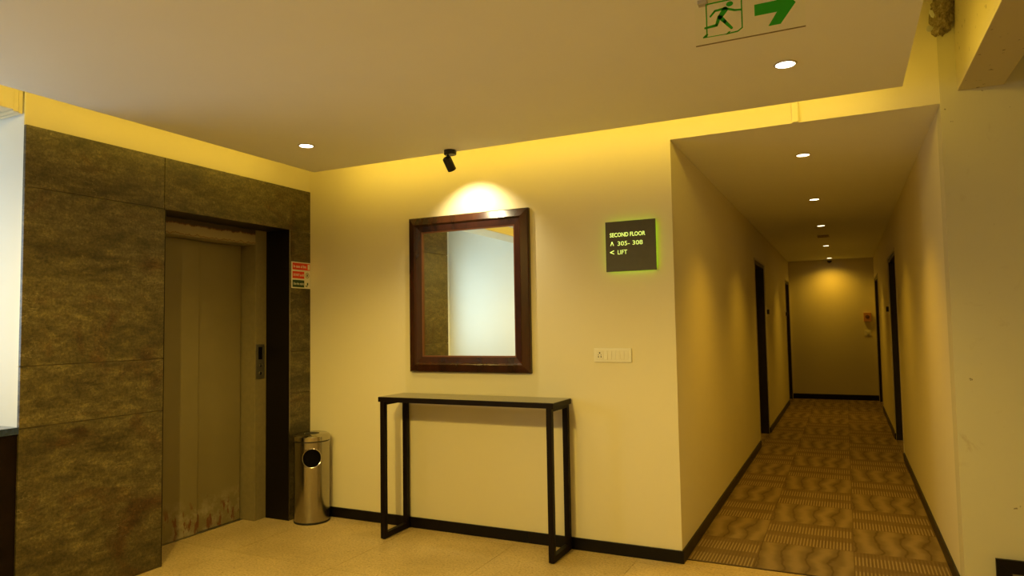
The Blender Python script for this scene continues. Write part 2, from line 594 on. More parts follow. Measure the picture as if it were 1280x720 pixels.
# stone cladding, panel by panel
G = 0.0018
part('joint_bed', MB().box(-0.02, -0.006, YS + 0.004, LY0 - 0.008, 0, 2.47).box(-0.02, -0.006, LY1 + 0.008, -0.004, 0, 2.47)
     .box(-0.02, -0.006, LY0 - 0.01, LY1 + 0.01, LZ + 0.008, 2.47), 'joint', wall_left)
for y0, y1, z0, z1 in ((YS, -1.279, 0, 0.928), (YS, -1.279, 0.928, 1.239), (YS, -1.279, 1.239, 2.155), (YS, -1.279, 2.155, 2.478),
                       (-1.279, 0, 2.155, 2.478), (-0.226, 0, 0, 0.928), (-0.226, 0, 0.928, 1.239), (-0.226, 0, 1.239, 2.155)):
    yy1 = y1 if y1 > -0.3 else y1 - G
    if y1 == -1.279 and z1 < 2.2:
        yy1 = LY0 - 0.007
    y0 = -0.2185 if y0 == -0.226 else y0 - 0.0085 if y0 == YS else y0
    part('stone_panel', MB().box(-0.019, 0, y0 + G, yy1 - (0.002 if y1 == 0 else 0), z0 + G, z1 - G), 'stone', wall_left, 0.0012)
# polished black lining of the lift opening
XD = -0.36
part('reveal_lining', MB().box(-0.232, -0.002, LY1, LY1 + 0.011, 0, LZ), 'black', wall_left, 0.001, label='black polished stone lining on the right of the lift opening')
part('reveal_lining', MB().box(-0.232, -0.002, LY0 - 0.011, LY0, 0, LZ), 'black', wall_left, 0.001)
part('reveal_lining', MB().box(-0.232, -0.002, LY0, LY1, LZ, LZ + 0.011), 'black', wall_left, 0.001)
part('edge_bead', MB().box(-0.0015, 0.002, LY1 + 0.0005, LY1 + 0.0065, 0, LZ), 'steel', wall_left, 0.001)

# corridor shell
DL = [(4.12, 5.17), (8.55, 9.46)]
DR = [(3.86, 5.17), (8.03, 9.38)]
DZ = 2.125


def corridor_wall(name, x, sgn, doors, label):
    mb = MB()
    x1 = x + sgn * 0.16
    y = 0.15
    for a, c in doors:
        mb.box(x, x1, y, a, 0, ZC + 0.1)
        mb.box(x, x1, a, c, DZ, ZC + 0.1)
        y = c
    mb.box(x, x1, y, L + 0.1, 0, ZC + 0.1)
    return struct(name, mb, 'wall', label)


corridor_wall('wall_corridor_left', XC, -1, DL, 'cream left wall of the corridor with two dark doorways')
corridor_wall('wall_corridor_right', XR, 1, DR, 'cream right wall of the corridor with two dark doorways')
struct('wall_corridor_end', MB().box(XC - 0.16, XR + 0.16, L, L + 0.1, 0, ZC + 0.1), 'wall', 'cream wall closing the far end of the corridor')
struct('ceiling_corridor', MB().box(XC, XR, 0.0006, L, ZC - 0.0006, ZC + 0.08), 'ceil', 'flat low ceiling of the corridor')

# lobby ceiling raft with its lip, structural ceiling above
raft = struct('ceiling', MB().box(SX0, SX1, SY0, SY1, SLAB, SLAB + 0.035), 'ceil', 'plain suspended ceiling raft with glowing cove edges')
struct('ceiling_upper', MB().box(-1.8, XE, YB, 0, TOPZ, TOPZ + 0.1), 'ceil', 'structural ceiling above the suspended raft')
struct('ceiling_beam', MB().box(4.297, 4.494, YB, -0.006, 2.565, TOPZ), 'beam', 'old plastered concrete beam running to the right of the raft', bevel=0.003)
# lobby limits out of view
struct('wall_right', MB().box(XE, XE + 0.1, YB, 0.15, 0, TOPZ), 'wall', 'cream lobby wall on the right')
struct('wall_rear', MB().box(-0.1, XE, YB - 0.1, YB, 0, TOPZ), 'wall', 'cream lobby wall behind the camera')
struct('wall_left_rear', MB().box(-0.1, 0, YB, -4.7, 0, TOPZ), 'wall', 'cream lobby wall past the window alcove')
# daylit alcove left of the stone
AX = -1.5
struct('wall_alcove_return', MB().box(AX, -0.56, YS, YS + 0.1, 0, TOPZ).box(-0.56, -0.019, YS - 0.006, YS, 0, TOPZ), 'white', 'white daylit wall at the left edge beside the stone')
struct('wall_alcove_side', MB().box(AX, -0.0, -4.7, -4.6, 0, TOPZ), 'white', 'white daylit wall seen in the mirror')
WY0, WY1, WZ0, WZ1 = -4.3, -2.4, 0.98, 2.35
struct('wall_alcove_window', MB().box(AX - 0.1, AX, -4.7, WY0, 0, TOPZ).box(AX - 0.1, AX, WY1, YS + 0.1, 0, TOPZ)
       .box(AX - 0.1, AX, WY0, WY1, 0, WZ0).box(AX - 0.1, AX, WY0, WY1, WZ1, TOPZ), 'white', 'white alcove wall with the window')
struct('ceiling_alcove', MB().box(AX, -0.02, -4.6, YS - 0.006, 2.95, 3.01), 'white', 'low white ceiling over the alcove')
# stepped moulding over the alcove opening
tr = struct('trim_1', MB().box(-0.30, 0.0, -4.6, -2.137, 2.537, TOPZ), 'wall', 'stepped cream header moulding over the alcove at upper left', 0.004)
part('moulding_step', MB().box(-0.28, -0.012, -2.133, -2.108, 2.533, TOPZ), 'wall', tr, 0.001)
part('moulding_step', MB().box(-0.26, -0.018, -2.104, -2.085, 2.530, TOPZ), 'wall', tr, 0.001)
# window
win = thing('window_1', (AX, (WY0 + WY1) / 2, WZ0), 'white framed alcove window letting in daylight', None, kind='structure')
part('window_frame', MB().box(AX - 0.08, AX + 0.01, WY0, WY0 + 0.05, WZ0, WZ1).box(AX - 0.08, AX + 0.01, WY1 - 0.05, WY1, WZ0, WZ1)
     .box(AX - 0.08, AX + 0.01, WY0 + 0.05, WY1 - 0.05, WZ0, WZ0 + 0.05).box(AX - 0.08, AX + 0.01, WY0 + 0.05, WY1 - 0.05, WZ1 - 0.05, WZ1), 'white', win)
part('mullion', MB().box(AX - 0.07, AX, -3.37, -3.33, WZ0 + 0.05, WZ1 - 0.05), 'white', win)
for ya, yb in ((WY0 + 0.05, -3.37), (-3.33, WY1 - 0.05)):
    part('pane', MB().box(AX - 0.045, AX - 0.039, ya, yb, WZ0 + 0.05, WZ1 - 0.05), 'pane', win)

# floor of the lobby: stone tiles with hairline joints
fl = struct('floor', MB().box(-1.8, XE, YB, 0.0, -0.12, -0.004).box(-0.45, XE, 0, 0.075, -0.12, -0.004), 'grout', 'beige speckled stone floor of the lobby')
TS = 0.80
tile_me = {}


def tile(x0, x1, y0, y1):
    w, h = round(x1 - x0, 4), round(y1 - y0, 4)
    if (w, h) not in tile_me:
        me = MB().box(0.0011, w - 0.0011, 0.0011, h - 0.0011, -0.0035, 0).mesh('floor_tile')
        me.materials.append(M['floor'])
        tile_me[(w, h)] = me
    o = bpy.data.objects.new('floor_tile', tile_me[(w, h)])
    COL.objects.link(o)
    o.parent = fl
    o.location = Vector((x0, y0, 0)) - ORG['floor']


for i in range(-1, 9):
    for j in range(0, 6):
        x0, x1 = max(-0.5, 0.164 + (i) * TS - TS), min(XE, 0.164 + i * TS)
        y1 = -0.09 - (j - 1) * TS if j else 0.0
        y0 = -0.09 - j * TS
        if x1 - x0 > 0.05:
            tile(x0, x1, y0, y1)
# stone strip in the corridor mouth up to the carpet
tile(XC + 0.01, XR - 0.01, 0.0, 0.072)

# carpet of the corridor: square tiles, ribbed and watered by turns
fc = struct('floor_corridor', MB().box(XC - 0.16, XR + 0.16, 0.075, L, -0.12, -0.003), 'carpetbase', 'brown patterned carpet of the corridor')
carpet_me = {}
TC = 0.5195
cols = [(XC - 0.15, 3.207), (3.207, 3.7265), (3.7265, XR + 0.15)]
nrow = int((L - 0.082) / TC) + 1
for c, (x0, x1) in enumerate(cols):
    for r_ in range(nrow):
        y0 = 0.082 + r_ * TC
        y1 = min(L - 0.001, y0 + TC)
        rib = (r_ + (1 if c == 1 else 0)) % 2 == 0
        ys0 = y0
        if c != 1:
            w0, w1 = (XC + 0.001, x1) if c == 0 else (x0, XR - 0.001)
        else:
            w0, w1 = x0, x1
        ax = 3.207 - TC if c == 0 else x0       # texture origin: corner of the uncut tile
        key = (c, rib, round(y1 - y0, 3))
        if key not in carpet_me:
            me = MB().box(w0 - ax + 0.0008, w1 - ax - 0.0008, 0.0008, y1 - y0 - 0.0008, -0.003, 0.0015).mesh('carpet_tile')
            me.materials.append(M['ribbed' if rib else 'plain'])
            carpet_me[key] = me
        o = bpy.data.objects.new('carpet_tile', carpet_me[key])
        COL.objects.link(o)
        o.parent = fc
        o.location = Vector((ax, ys0, 0)) - ORG['floor_corridor']
# carpet in the doorways
for a, c in DL:
    part('doorway_carpet', MB().box(XC - 0.155, XC, a, c, -0.003, 0.0012), 'plain', fc)
for a, c in DR:
    part('doorway_carpet', MB().box(XR, XR + 0.155, a, c, -0.003, 0.0012), 'plain', fc)
struct('trim_2', MB().box(XC + 0.012, XR - 0.012, 0.073, 0.083, -0.003, 0.004), 'threshold', 'thin dark metal strip where carpet meets stone')

# baseboards
BH, BT = 0.073, 0.012
bb = struct('baseboard_back', MB().box(0.0, 1.835, -BT, 0, 0, BH), 'black', 'black skirting under the mirror and table', 0.0015)
part('skirting_length', MB().box(1.8365, XC + BT, -BT, 0, 0, BH), 'black', bb, 0.0015)
cl = MB().box(XC, XC + BT, 0.0002, DL[0][0], 0, BH).box(XC, XC + BT, DL[0][1], DL[1][0], 0, BH)
struct('baseboard_corridor_left', cl, 'black', 'black skirting along the corridor, left side', 0.0015)
cr = MB().box(XR - BT, XR, 0.0, DR[0][0], 0, BH).box(XR - BT, XR, DR[0][1], DR[1][0], 0, BH)
struct('baseboard_corridor_right', cr, 'black', 'black skirting along the corridor, right side', 0.0015)
struct('baseboard_corridor_end', MB().box(XC, XR, L - BT, L, 0, BH + 0.02), 'black', 'black skirting across the corridor end', 0.0015)
struct('baseboard_right', MB().box(XR, XE, -0.018, -0.006, 0, BH), 'black', 'black skirting right of the corridor', 0.0015)

# cable cover over the corridor lintel
struct('trim_3', MB().box(3.509, 3.545, -0.014, 0, ZC + 0.001, TOPZ), 'wall', 'painted cable cover rising above the corridor lintel', 0.003)


# corridor doorways
def doorway(n, x, sgn, a, c, label, knob):
    d = thing('door_%d' % n, (x, (a + c) / 2, 0), label, None, kind='structure')
    xd = x + sgn * 0.115
    part('door_leaf', MB().box(xd, xd + sgn * 0.04, a + 0.045, c - 0.045, 0.008, DZ - 0.045), 'door', d, 0.002)
    for y0, y1 in ((a, a + 0.045), (c - 0.045, c)):
        part('door_jamb', MB().box(x + sgn * 0.003, x + sgn * 0.16, y0, y1, 0.002, DZ), 'door', d, 0.002)
    part('door_head', MB().box(x + sgn * 0.003, x + sgn * 0.16, a + 0.045, c - 0.045, DZ - 0.045, DZ), 'door', d, 0.002)
    # thin pale casing beads round the opening
    part('casing_bead', MB().box(x, x - sgn * 0.008, a - 0.018, a, BH, DZ + 0.018), 'doortrim', d, 0.002)
    part('casing_bead', MB().box(x, x - sgn * 0.008, a, c, DZ, DZ + 0.018), 'doortrim', d, 0.002)
    part('casing_bead', MB().box(x, x - sgn * 0.008, c, min(c + 0.018, L - 0.02), BH, DZ + 0.018), 'doortrim', d, 0.002)
    h = part('door_handle', MB().tube((xd, knob, 1.0), (xd - sgn * 0.05, knob, 1.0), 0.010).tube((xd - sgn * 0.045, knob - 0.012, 1.0), (xd - sgn * 0.045, knob + 0.11 * (1 if knob < (a + c) / 2 else -1), 1.0), 0.009), 'steel', d, smooth=True)
    part('handle_rose', MB().lathe([(0.026, 0), (0.026, 0.008)], (xd, knob, 1.0), (-sgn, 0, 0)), 'steel', h, smooth=True)
    return d


doorway(1, XC, -1, *DL[0], 'nearer dark doorway on the left of the corridor', 4.25)
doorway(2, XC, -1, *DL[1], 'farther dark doorway on the left of the corridor', 8.68)
doorway(3, XR, 1, *DR[0], 'nearer dark doorway on the right of the corridor', 4.0)
doorway(4, XR, 1, *DR[1], 'farther dark doorway on the right of the corridor', 8.2)

# ================================================================== THINGS
# ---- lift
lf = thing('elevator', (-0.36, (LY0 + LY1) / 2, 0), 'beige two-panel lift with worn doors recessed in the stone wall', 'elevator')
FR0 = -0.332                                       # inner edge of the frame on the right
FL0 = LY0 + 0.09
HB = 2.046
fr = part('frame', MB().box(-0.40, -0.232, FR0, LY1 + 0.004, 0, LZ + 0.005), 'liftframe', lf, 0.002)
part('frame', MB().box(-0.40, -0.232, LY0 - 0.004, FL0, 0, LZ + 0.005), 'liftframe', lf, 0.002)
part('header', MB().box(-0.40, -0.234, FL0, FR0, HB, LZ + 0.005), 'lifthead', lf, 0.002, label='scraped header with torn film and rust')
part('door_panel', MB().box(-0.415, XD - 0.012, -0.745, FR0 - 0.010, 0.006, HB - 0.004), 'lift', lf, 0.002)
part('door_panel', MB().box(-0.385, XD + 0.006, FL0 + 0.002, -0.728, 0.006, HB - 0.004), 'lift', lf, 0.002)
part('sill', MB().box(-0.42, -0.352, FL0, FR0, -0.003, 0.004), 'darksteel', lf)
part('shaft_dark_sheet', MB().box(-0.45, -0.42, FL0, FR0, 0, LZ), 'matteblack', lf)  # black sheet behind the doors, painted darkness for the gap beside them
cp = part('call_panel', MB().box(-0.2325, -0.226, -0.329, -0.2465, 1.040, 1.297), 'darksteel', fr, 0.001)
o = part('display', MB().box(-0.227, -0.225, -0.307, -0.270, 1.185, 1.277), 'hole', fr)
for z in (1.14, 1.082):
    part('call_button', MB().lathe([(0.013, 0), (0.013, 0.002), (0.010, 0.0035)], (-0.226, -0.288, z), (1, 0, 0), 20), 'steel', fr, smooth=True)

# ---- mirror
MX0, MX1, MZ0, MZ1 = 0.942, 1.884, 1.093, 2.183
FWD = 0.113
mr = thing('wall_mirror', ((MX0 + MX1) / 2, 0, MZ0), 'mirror in a broad dark mahogany frame above the console table', 'mirror')
prof = [(0.0, 0.0), (0.0, 0.024), (0.006, 0.030), (0.052, 0.044), (0.058, 0.040), (0.064, 0.034), (0.104, 0.024), (0.104, 0.0)]
lip = [(0.104, 0.0), (0.104, 0.0225), (0.113, 0.020), (0.113, 0.0)]


def mitred(profile, side):
    mb = MB()
    n = len(profile)
    ends = []
    for e in (0, 1):
        ring = []
        for d, h in profile:
            x0, x1, z0, z1 = MX0 + d, MX1 - d, MZ0 + d, MZ1 - d
            p = {'top': ((x0, z1), (x1, z1)), 'bottom': ((x1, z0), (x0, z0)), 'left': ((x0, z0), (x0, z1)), 'right': ((x1, z1), (x1, z0))}[side][e]
            ring.append((p[0], -0.0015 - h, p[1]))
        ends.append(ring)
    fs = [(i, (i + 1) % n, (i + 1) % n + n, i + n) for i in range(n)] + [tuple(range(n)), tuple(reversed(range(n, 2 * n)))]
    return mb.add(ends[0] + ends[1], fs)


for sd in ('top', 'right', 'bottom', 'left'):
    rail = part('frame_rail', mitred(prof, sd), 'frame', mr)
    part('gilt_lip', mitred(lip, sd), 'lipwood', rail)
part('mirror_glass', MB().box(MX0 + 0.10, MX1 - 0.10, -0.012, -0.004, MZ0 + 0.10, MZ1 - 0.10), 'mirror', mr, label='silvered glass reflecting stone and a bright white wall')

# ---- console table
TX0, TX1, TY0, TY1, TZ = 0.878, 2.155, -0.315, -0.016, 0.941
tb = thing('console_table', ((TX0 + TX1) / 2, (TY0 + TY1) / 2, 0), 'slim dark console table with open rectangular legs under the mirror', 'table')
tp = part('tabletop', MB().box(TX0, TX1, TY0, TY1, TZ - 0.034, TZ - 0.003), 'table', tb, 0.0015)
part('top_surface', MB().box(TX0 + 0.001, TX1 - 0.001, TY0 + 0.001, TY1 - 0.001, TZ - 0.0035, TZ), 'tabletop', tp, 0.0008)
LW = 0.034
for lx in (TX0 + 0.014, TX1 - 0.014 - LW):
    for ly in (TY0 + 0.003, TY1 - 0.003 - LW):
        part('leg', MB().box(lx, lx + LW, ly, ly + LW, 0.004, TZ - 0.034), 'table', tb, 0.001)
    part('foot_rail', MB().box(lx, lx + LW, TY0 + 0.003 + LW, TY1 - 0.003 - LW, 0.004, 0.040), 'table', tb, 0.001)
    part('top_rail', MB().box(lx, lx + LW, TY0 + 0.003 + LW, TY1 - 0.003 - LW, TZ - 0.055, TZ - 0.034), 'table', tb, 0.001)
    for ly in (TY0 + 0.02, TY1 - 0.02):
        part('glide', MB().lathe([(0.012, 0), (0.012, 0.0045)], (lx + LW / 2, ly, 0), n=14), 'matteblack', tb)

# ---- pedal-less ash bin
BX, BY, BR, BHt = 0.152, -0.152, 0.127, 0.638
bn = thing('ash_bin', (BX, BY, 0), 'cylindrical brushed steel litter bin with a round opening beside the lift', 'bin')
hd = Vector((0.67, -0.742, 0)).normalized()        # the opening faces the lobby
body_m = bmesh.new()
nseg, z0b, z1b = 96, 0.014, 0.590
HC, HR = 0.473, 0.067
zs_ = [z0b, 0.20, HC - 0.125] + [HC + HR * 1.6 * (k / 8 - 1) for k in range(17)] + [z1b]
zs_ = sorted(set(round(z, 4) for z in zs_))
th0 = math.atan2(hd.y, hd.x)
# angle steps are finer round the opening
angs = []
k = 0
fine = 0.98
for i in range(25):
    angs.append(-fine + 2 * fine * i / 24)
rest = 2 * math.pi - 2 * fine
for i in range(1, 56):
    angs.append(fine + rest * i / 56)
grid = []
for z in zs_:
    row = []
    for a in angs:
        aa, zz = a, z
        u, v_ = a * BR, z - HC
        rr = math.hypot(u, v_)
        # pull the grid points inside a disc out onto its rim so that the rim is round
        lim = HR * 1.6
        if 1e-6 < rr < lim:
            t = HR + (lim - HR) * (rr / lim) if rr > HR * 0.55 else None
            if t:
                t = max(HR, HR + (rr - HR * 0.55) / (lim - HR * 0.55) * (lim - HR))
                aa, zz = (u / rr * t) / BR, HC + v_ / rr * t
            else:
                row.append(None)
                continue
        elif rr <= 1e-6:
            row.append(None)
            continue
        row.append(body_m.verts.new((BR * math.cos(th0 + aa), BR * math.sin(th0 + aa), zz)))
    grid.append(row)
na = len(angs)
for j in range(len(zs_) - 1):
    for i in range(na):
        q = [grid[j][i], grid[j][(i + 1) % na], grid[j + 1][(i + 1) % na], grid[j + 1][i]]
        if all(q):
            try:
                body_m.faces.new(q)
            except ValueError:
                pass
bmesh.ops.recalc_face_normals(body_m, faces=body_m.faces)
me = bpy.data.meshes.new('body')
body_m.to_mesh(me)
body_m.free()
for p in me.polygons:
    p.use_smooth = True
me.materials.append(M['steel'])
bo = bpy.data.objects.new('body', me)
COL.objects.link(bo)
bo.parent = bn
ORG[bo.name] = ORG[bn.name]
part('shade_liner', MB().lathe([(BR - 0.012, 0.02), (BR - 0.012, 0.585)], (BX, BY, 0), n=40), 'hole', bn, smooth=True)  # black drum behind the opening; the bin's inner shade is put into its colour
ring = MB()
nr = 40
vs, fs = [], []
for i in range(nr):
    a = 2 * math.pi * i / nr
    for (rr, off) in ((HR - 0.0015, 0.0015), (HR + 0.001, 0.0035), (HR + 0.0045, 0.001)):
        u, v_ = rr * math.cos(a), rr * math.sin(a)
        t = th0 + u / BR
        vs.append((BX + (BR + off) * math.cos(t), BY + (BR + off) * math.sin(t), HC + v_))
for i in range(nr):
    k = (i + 1) % nr
    fs += [(i * 3, k * 3, k * 3 + 1, i * 3 + 1), (i * 3 + 1, k * 3 + 1, k * 3 + 2, i * 3 + 2)]
part('opening_rim', ring.add(vs, fs), 'steelpolish', bo, smooth=True)
part('base_ring', MB().lathe([(BR - 0.004, 0), (BR + 0.002, 0.002), (BR + 0.002, 0.014), (BR, 0.015)], (BX, BY, 0), n=48), 'matteblack', bn, smooth=True)
part('lid_seam', MB().lathe([(BR + 0.0012, 0.583), (BR + 0.0012, 0.5895)], (BX, BY, 0), n=64), 'matteblack', bn, smooth=True)
lid = part('lid', MB().lathe([(BR + 0.001, 0.590), (BR + 0.004, 0.592), (BR + 0.004, 0.622), (BR - 0.004, BHt - 0.006), (BR - 0.016, BHt), (0.055, BHt - 0.002), (0.047, BHt - 0.014)], (BX, BY, 0), n=64), 'steelpolish', bn, smooth=True)
part('ash_bowl', MB().lathe([(0.050, BHt - 0.004), (0.046, BHt - 0.0015), (0.040, BHt - 0.010), (0.010, BHt - 0.012)], (BX, BY, 0.002), n=40), 'matteblack', lid, smooth=True)

# ---- SECOND FLOOR sign
sg = thing('direction_sign', (2.57, 0, 1.728), 'square dark backlit sign reading SECOND FLOOR beside the corridor', 'sign')
SG0, SG1, SZ0, SZ1 = 2.411, 2.727, 1.728, 2.039
plate = part('plate', MB().box(SG0, SG1, -0.026, -0.020, SZ0, SZ1), 'signface', sg, 0.0008)
part('backlight', MB().box(SG0 + 0.012, SG1 - 0.012, -0.020, -0.0015, SZ0 + 0.012, SZ1 - 0.012), 'signglow', sg, label='lime green light behind the plate')
X, Z = (1, 0, 0), (0, 0, 1)
yt = -0.0266
part('lettering', text_mb('SECOND FLOOR', 0.036, (2.4385, yt, 1.943), X, Z, bold=0.0006, width=0.224), 'signtext', plate, label='SECOND FLOOR')
part('lettering', text_mb('305- 308', 0.038, (2.485, yt, 1.888), X, Z, bold=0.0, width=0.158), 'signtext', plate, label='305- 308')
part('lettering', text_mb('LIFT', 0.038, (2.485, yt, 1.834), X, Z, bold=0.0, width=0.060), 'signtext', plate, label='LIFT')
part('arrow_mark', MB().stroke_xz([(2.4435, 1.891), (2.4525, 1.912), (2.4615, 1.891)], 0.0048, yt - 0.0004, yt + 0.0006), 'signtext', plate)
part('arrow_mark', MB().stroke_xz([(2.463, 1.858), (2.441, 1.848), (2.463, 1.838)], 0.0048, yt - 0.0004, yt + 0.0006), 'signtext', plate)

# ---- switch board
sw = thing('switch_plate', (2.432, 0, 1.169), 'ivory switch and socket plate on the wall under the direction sign', 'switch')
part('plate', MB().box(2.312, 2.553, -0.010, -0.001, 1.169, 1.256), 'plastic', sw, 0.003)
x = 2.328
sk = part('socket', MB().box(x, x + 0.046, -0.0135, -0.0095, 1.184, 1.241), 'plastic2', sw, 0.0012)
for dx, dz, r_ in ((0.0, 0.014, 0.0045), (-0.0085, 0.001, 0.0026), (0.0085, 0.001, 0.0026), (-0.0085, -0.010, 0.0036), (0.0085, -0.010, 0.0036)):
    part('pin_hole', MB().lathe([(r_, 0), (r_, 0.0008)], (x + 0.023 + dx, -0.0136, 1.2125 + dz), (0, -1, 0), 14), 'hole', sk)
x += 0.049
for k in range(6):
    wdt = 0.0235
    rk = MB().add([(x, -0.0095, 1.184), (x + wdt, -0.0095, 1.184), (x + wdt, -0.0095, 1.241), (x, -0.0095, 1.241),
                   (x, -0.0165 if k == 0 else -0.0125, 1.184), (x + wdt, -0.0165 if k == 0 else -0.0125, 1.184), (x + wdt, -0.0125, 1.241), (x, -0.0125, 1.241)],
                  [(0, 1, 2, 3), (4, 5, 6, 7), (0, 1, 5, 4), (1, 2, 6, 5), (2, 3, 7, 6), (3, 0, 4, 7)])
    part('switch_rocker', rk, 'plastic2', sw, 0.001)
    x += wdt + 0.0035

# ---- fire instruction sign on the stone
fs_ = thing('fire_notice', (0.0, -0.107, 1.717), 'red, white and green fire notice on the stone beside the lift', 'sign')
FY0, FY1 = -0.207, -0.006
board = part('backing', MB().box(0.0008, 0.004, FY0, FY1, 1.717, 1.918), 'signwhite', fs_, 0.0006)
YD, ZD = (0, 1, 0), (0, 0, 1)


def band(z0, z1, y1, mat, body, h, width):
    p = part('colour_band', MB().box(0.004, 0.0046, FY0 + 0.010, y1, z0, z1), mat, fs_)
    part('lettering', text_mb(body, h, (0.0052, FY0 + 0.018, (z0 + z1) / 2 - h * 0.33), YD, ZD, 0.0004, 0.0003, width), 'signwhite', p, label=body)
    return p


p1 = band(1.858, 1.910, FY1 - 0.006, 'red', 'In case of fire', 0.030, 0.135)
part('pictogram', MB().box(0.0046, 0.0052, FY1 - 0.030, FY1 - 0.010, 1.864, 1.904), 'signwhite', p1)
p2 = band(1.792, 1.846, FY0 + 0.134, 'red', 'DO NOT use lift', 0.026, 0.110)
p3 = band(1.725, 1.780, FY0 + 0.134, 'green', 'Use the stairs', 0.026, 0.110)
# small pictograms on white to the right of the lower bands
yc = FY1 - 0.034
part('pictogram', MB().lathe([(0.021, 0), (0.021, 0.0006), (0.016, 0.0006), (0.016, 0)], (0.004, yc, 1.819), (1, 0, 0), 24, close=False), 'board', fs_)
part('pictogram', MB().box(0.004, 0.0046, yc - 0.006, yc + 0.006, 1.810, 1.828), 'matteblack', fs_)
part('pictogram', MB().box(0.004, 0.0046, yc - 0.003, yc + 0.010, 1.742, 1.762).box(0.004, 0.0046, yc - 0.018, yc - 0.008, 1.732, 1.742)
     .box(0.004, 0.0046, yc - 0.006, yc + 0.004, 1.732, 1.738), 'green', fs_)

# ---- hanging exit sign
ex = thing('exit_sign', (3.477, -1.67, 2.382), 'clear hanging sign with green running man and arrow under the ceiling', 'sign')
EX0, EX1, EZ0, EZ1 = 3.297, 3.656, 2.382, 2.541
pl = part('acrylic_plate', MB().box(EX0, EX1, -1.670, -1.665, EZ0 + 0.0016, EZ1), 'acrylic', ex)
part('plate_edge', MB().box(EX0, EX1, -1.6705, -1.6645, EZ0 - 0.0006, EZ0 + 0.0014), 'acrylicedge', ex)
for bx in (3.3245, 3.622):
    part('bracket', MB().box(bx - 0.016, bx + 0.016, -1.682, -1.6705, 2.527, 2.5415).box(bx - 0.016, bx + 0.016, -1.6645, -1.653, 2.527, 2.5415), 'ring', ex, 0.001)
ya, yb = -1.6716, -1.6703
green = lambda nm, mb: part(nm, mb, 'exitgreen', pl)
green('door_symbol', MB().stroke_xz([(3.3365, 2.5255), (3.3365, 2.418), (3.324, 2.408)], [0.0042, 0.0042, 0.004], ya, yb)
      .stroke_xz([(3.324, 2.4075), (3.403, 2.406)], 0.0024, ya, yb).stroke_xz([(3.403, 2.406), (3.440, 2.408), (3.4555, 2.418), (3.4555, 2.5255)], 0.0042, ya, yb)
      .stroke_xz([(3.3365, 2.5255), (3.4555, 2.5255)], 0.0042, ya, yb)
      .prism_xz([(3.324, 2.4075), (3.336, 2.4075), (3.341, 2.418), (3.336, 2.418)], ya, yb))
hp = [(3.416 + 0.0118 * math.cos(2 * math.pi * i / 20), 2.5105 + 0.0085 * math.sin(2 * math.pi * i / 20)) for i in range(20)]
green('running_man', MB().prism_xz(hp, ya, yb)
      .stroke_xz([(3.350, 2.479), (3.366, 2.496), (3.400, 2.498)], [0.006, 0.007, 0.009], ya, yb)
      .stroke_xz([(3.400, 2.498), (3.431, 2.485), (3.453, 2.482)], [0.009, 0.007, 0.006], ya, yb)
      .stroke_xz([(3.400, 2.494), (3.382, 2.469)], [0.020, 0.016], ya, yb)
      .stroke_xz([(3.380, 2.472), (3.370, 2.444), (3.331, 2.441)], [0.013, 0.010, 0.007], ya, yb)
      .stroke_xz([(3.384, 2.469), (3.398, 2.451), (3.420, 2.424)], [0.015, 0.012, 0.009], ya, yb)
      .prism_xz([(3.400, 2.404), (3.408, 2.404), (3.417, 2.413), (3.409, 2.413)], ya, yb))
green('arrow_symbol', MB().prism_xz([(3.497, 2.4885), (3.497, 2.449), (3.569, 2.449), (3.540, 2.405), (3.579, 2.405), (3.628, 2.469), (3.579, 2.533), (3.540, 2.533), (3.569, 2.4885)], ya, yb))


# ---- recessed downlights
def downlight(x, y, zc, rad, lens, label, group):
    t = thing('downlight', (x, y, zc), label, 'light', group)
    part('trim_ring', MB().lathe([(rad + 0.009, 0.0), (rad + 0.009, -0.002), (rad + 0.002, -0.005), (rad, -0.0045), (rad, 0.0)], (x, y, zc), n=36, close=False), 'ring', t, smooth=True)
    part('lens', MB().lathe([(rad, -0.0005), (rad, -0.003), (rad * 0.7, -0.0034)], (x, y, zc), n=32), lens, t, smooth=True)
    return t


LOB = [(3.541, -0.89, 'round downlight in the ceiling just below the exit sign'), (0.771, -0.885, 'round downlight in the ceiling near the lift corner')]
for x, y, lb in LOB:
    downlight(x, y, SLAB, 0.041, 'lens', lb, 'lobby downlights')
    spot('lobby_lamp', (x, y, SLAB - 0.012), (0, 0, -1), 56, LOBBY, 108, 1.0, 0.035)
# two added lamps, out of view, put in to brighten the lobby
for x, y, pw, lb in ((1.3, -3.6, 80, 'added downlight out of view that brightens the lobby, alcove side'), (1.9, -3.4, 285, 'added downlight out of view that brightens the lobby, middle of the room')):
    downlight(x, y, SLAB, 0.041, 'lens', lb, 'lobby downlights')
    spot('lobby_lamp', (x, y, SLAB - 0.012), (0, 0, -1), pw, LOBBY, 172, 0.4, 0.035)
CL = [(0.82, 'nearest of the corridor downlights'), (2.68, 'second nearest of the corridor downlights'), (4.60, 'third nearest of the corridor downlights'),
      (6.96, 'fourth nearest of the corridor downlights'), (9.15, 'farthest corridor downlight, close to the end wall')]
for y, lb in CL:
    downlight(3.525, y, ZC, 0.040, 'lensw', lb, 'corridor downlights')
    spot('corridor_lamp', (3.525, y, ZC - 0.012), (0, 0, -1), 84 if y < 1 else 56 if y < 9 else 36, WARM, 106 if y < 9 else 150, 1.0, 0.04)

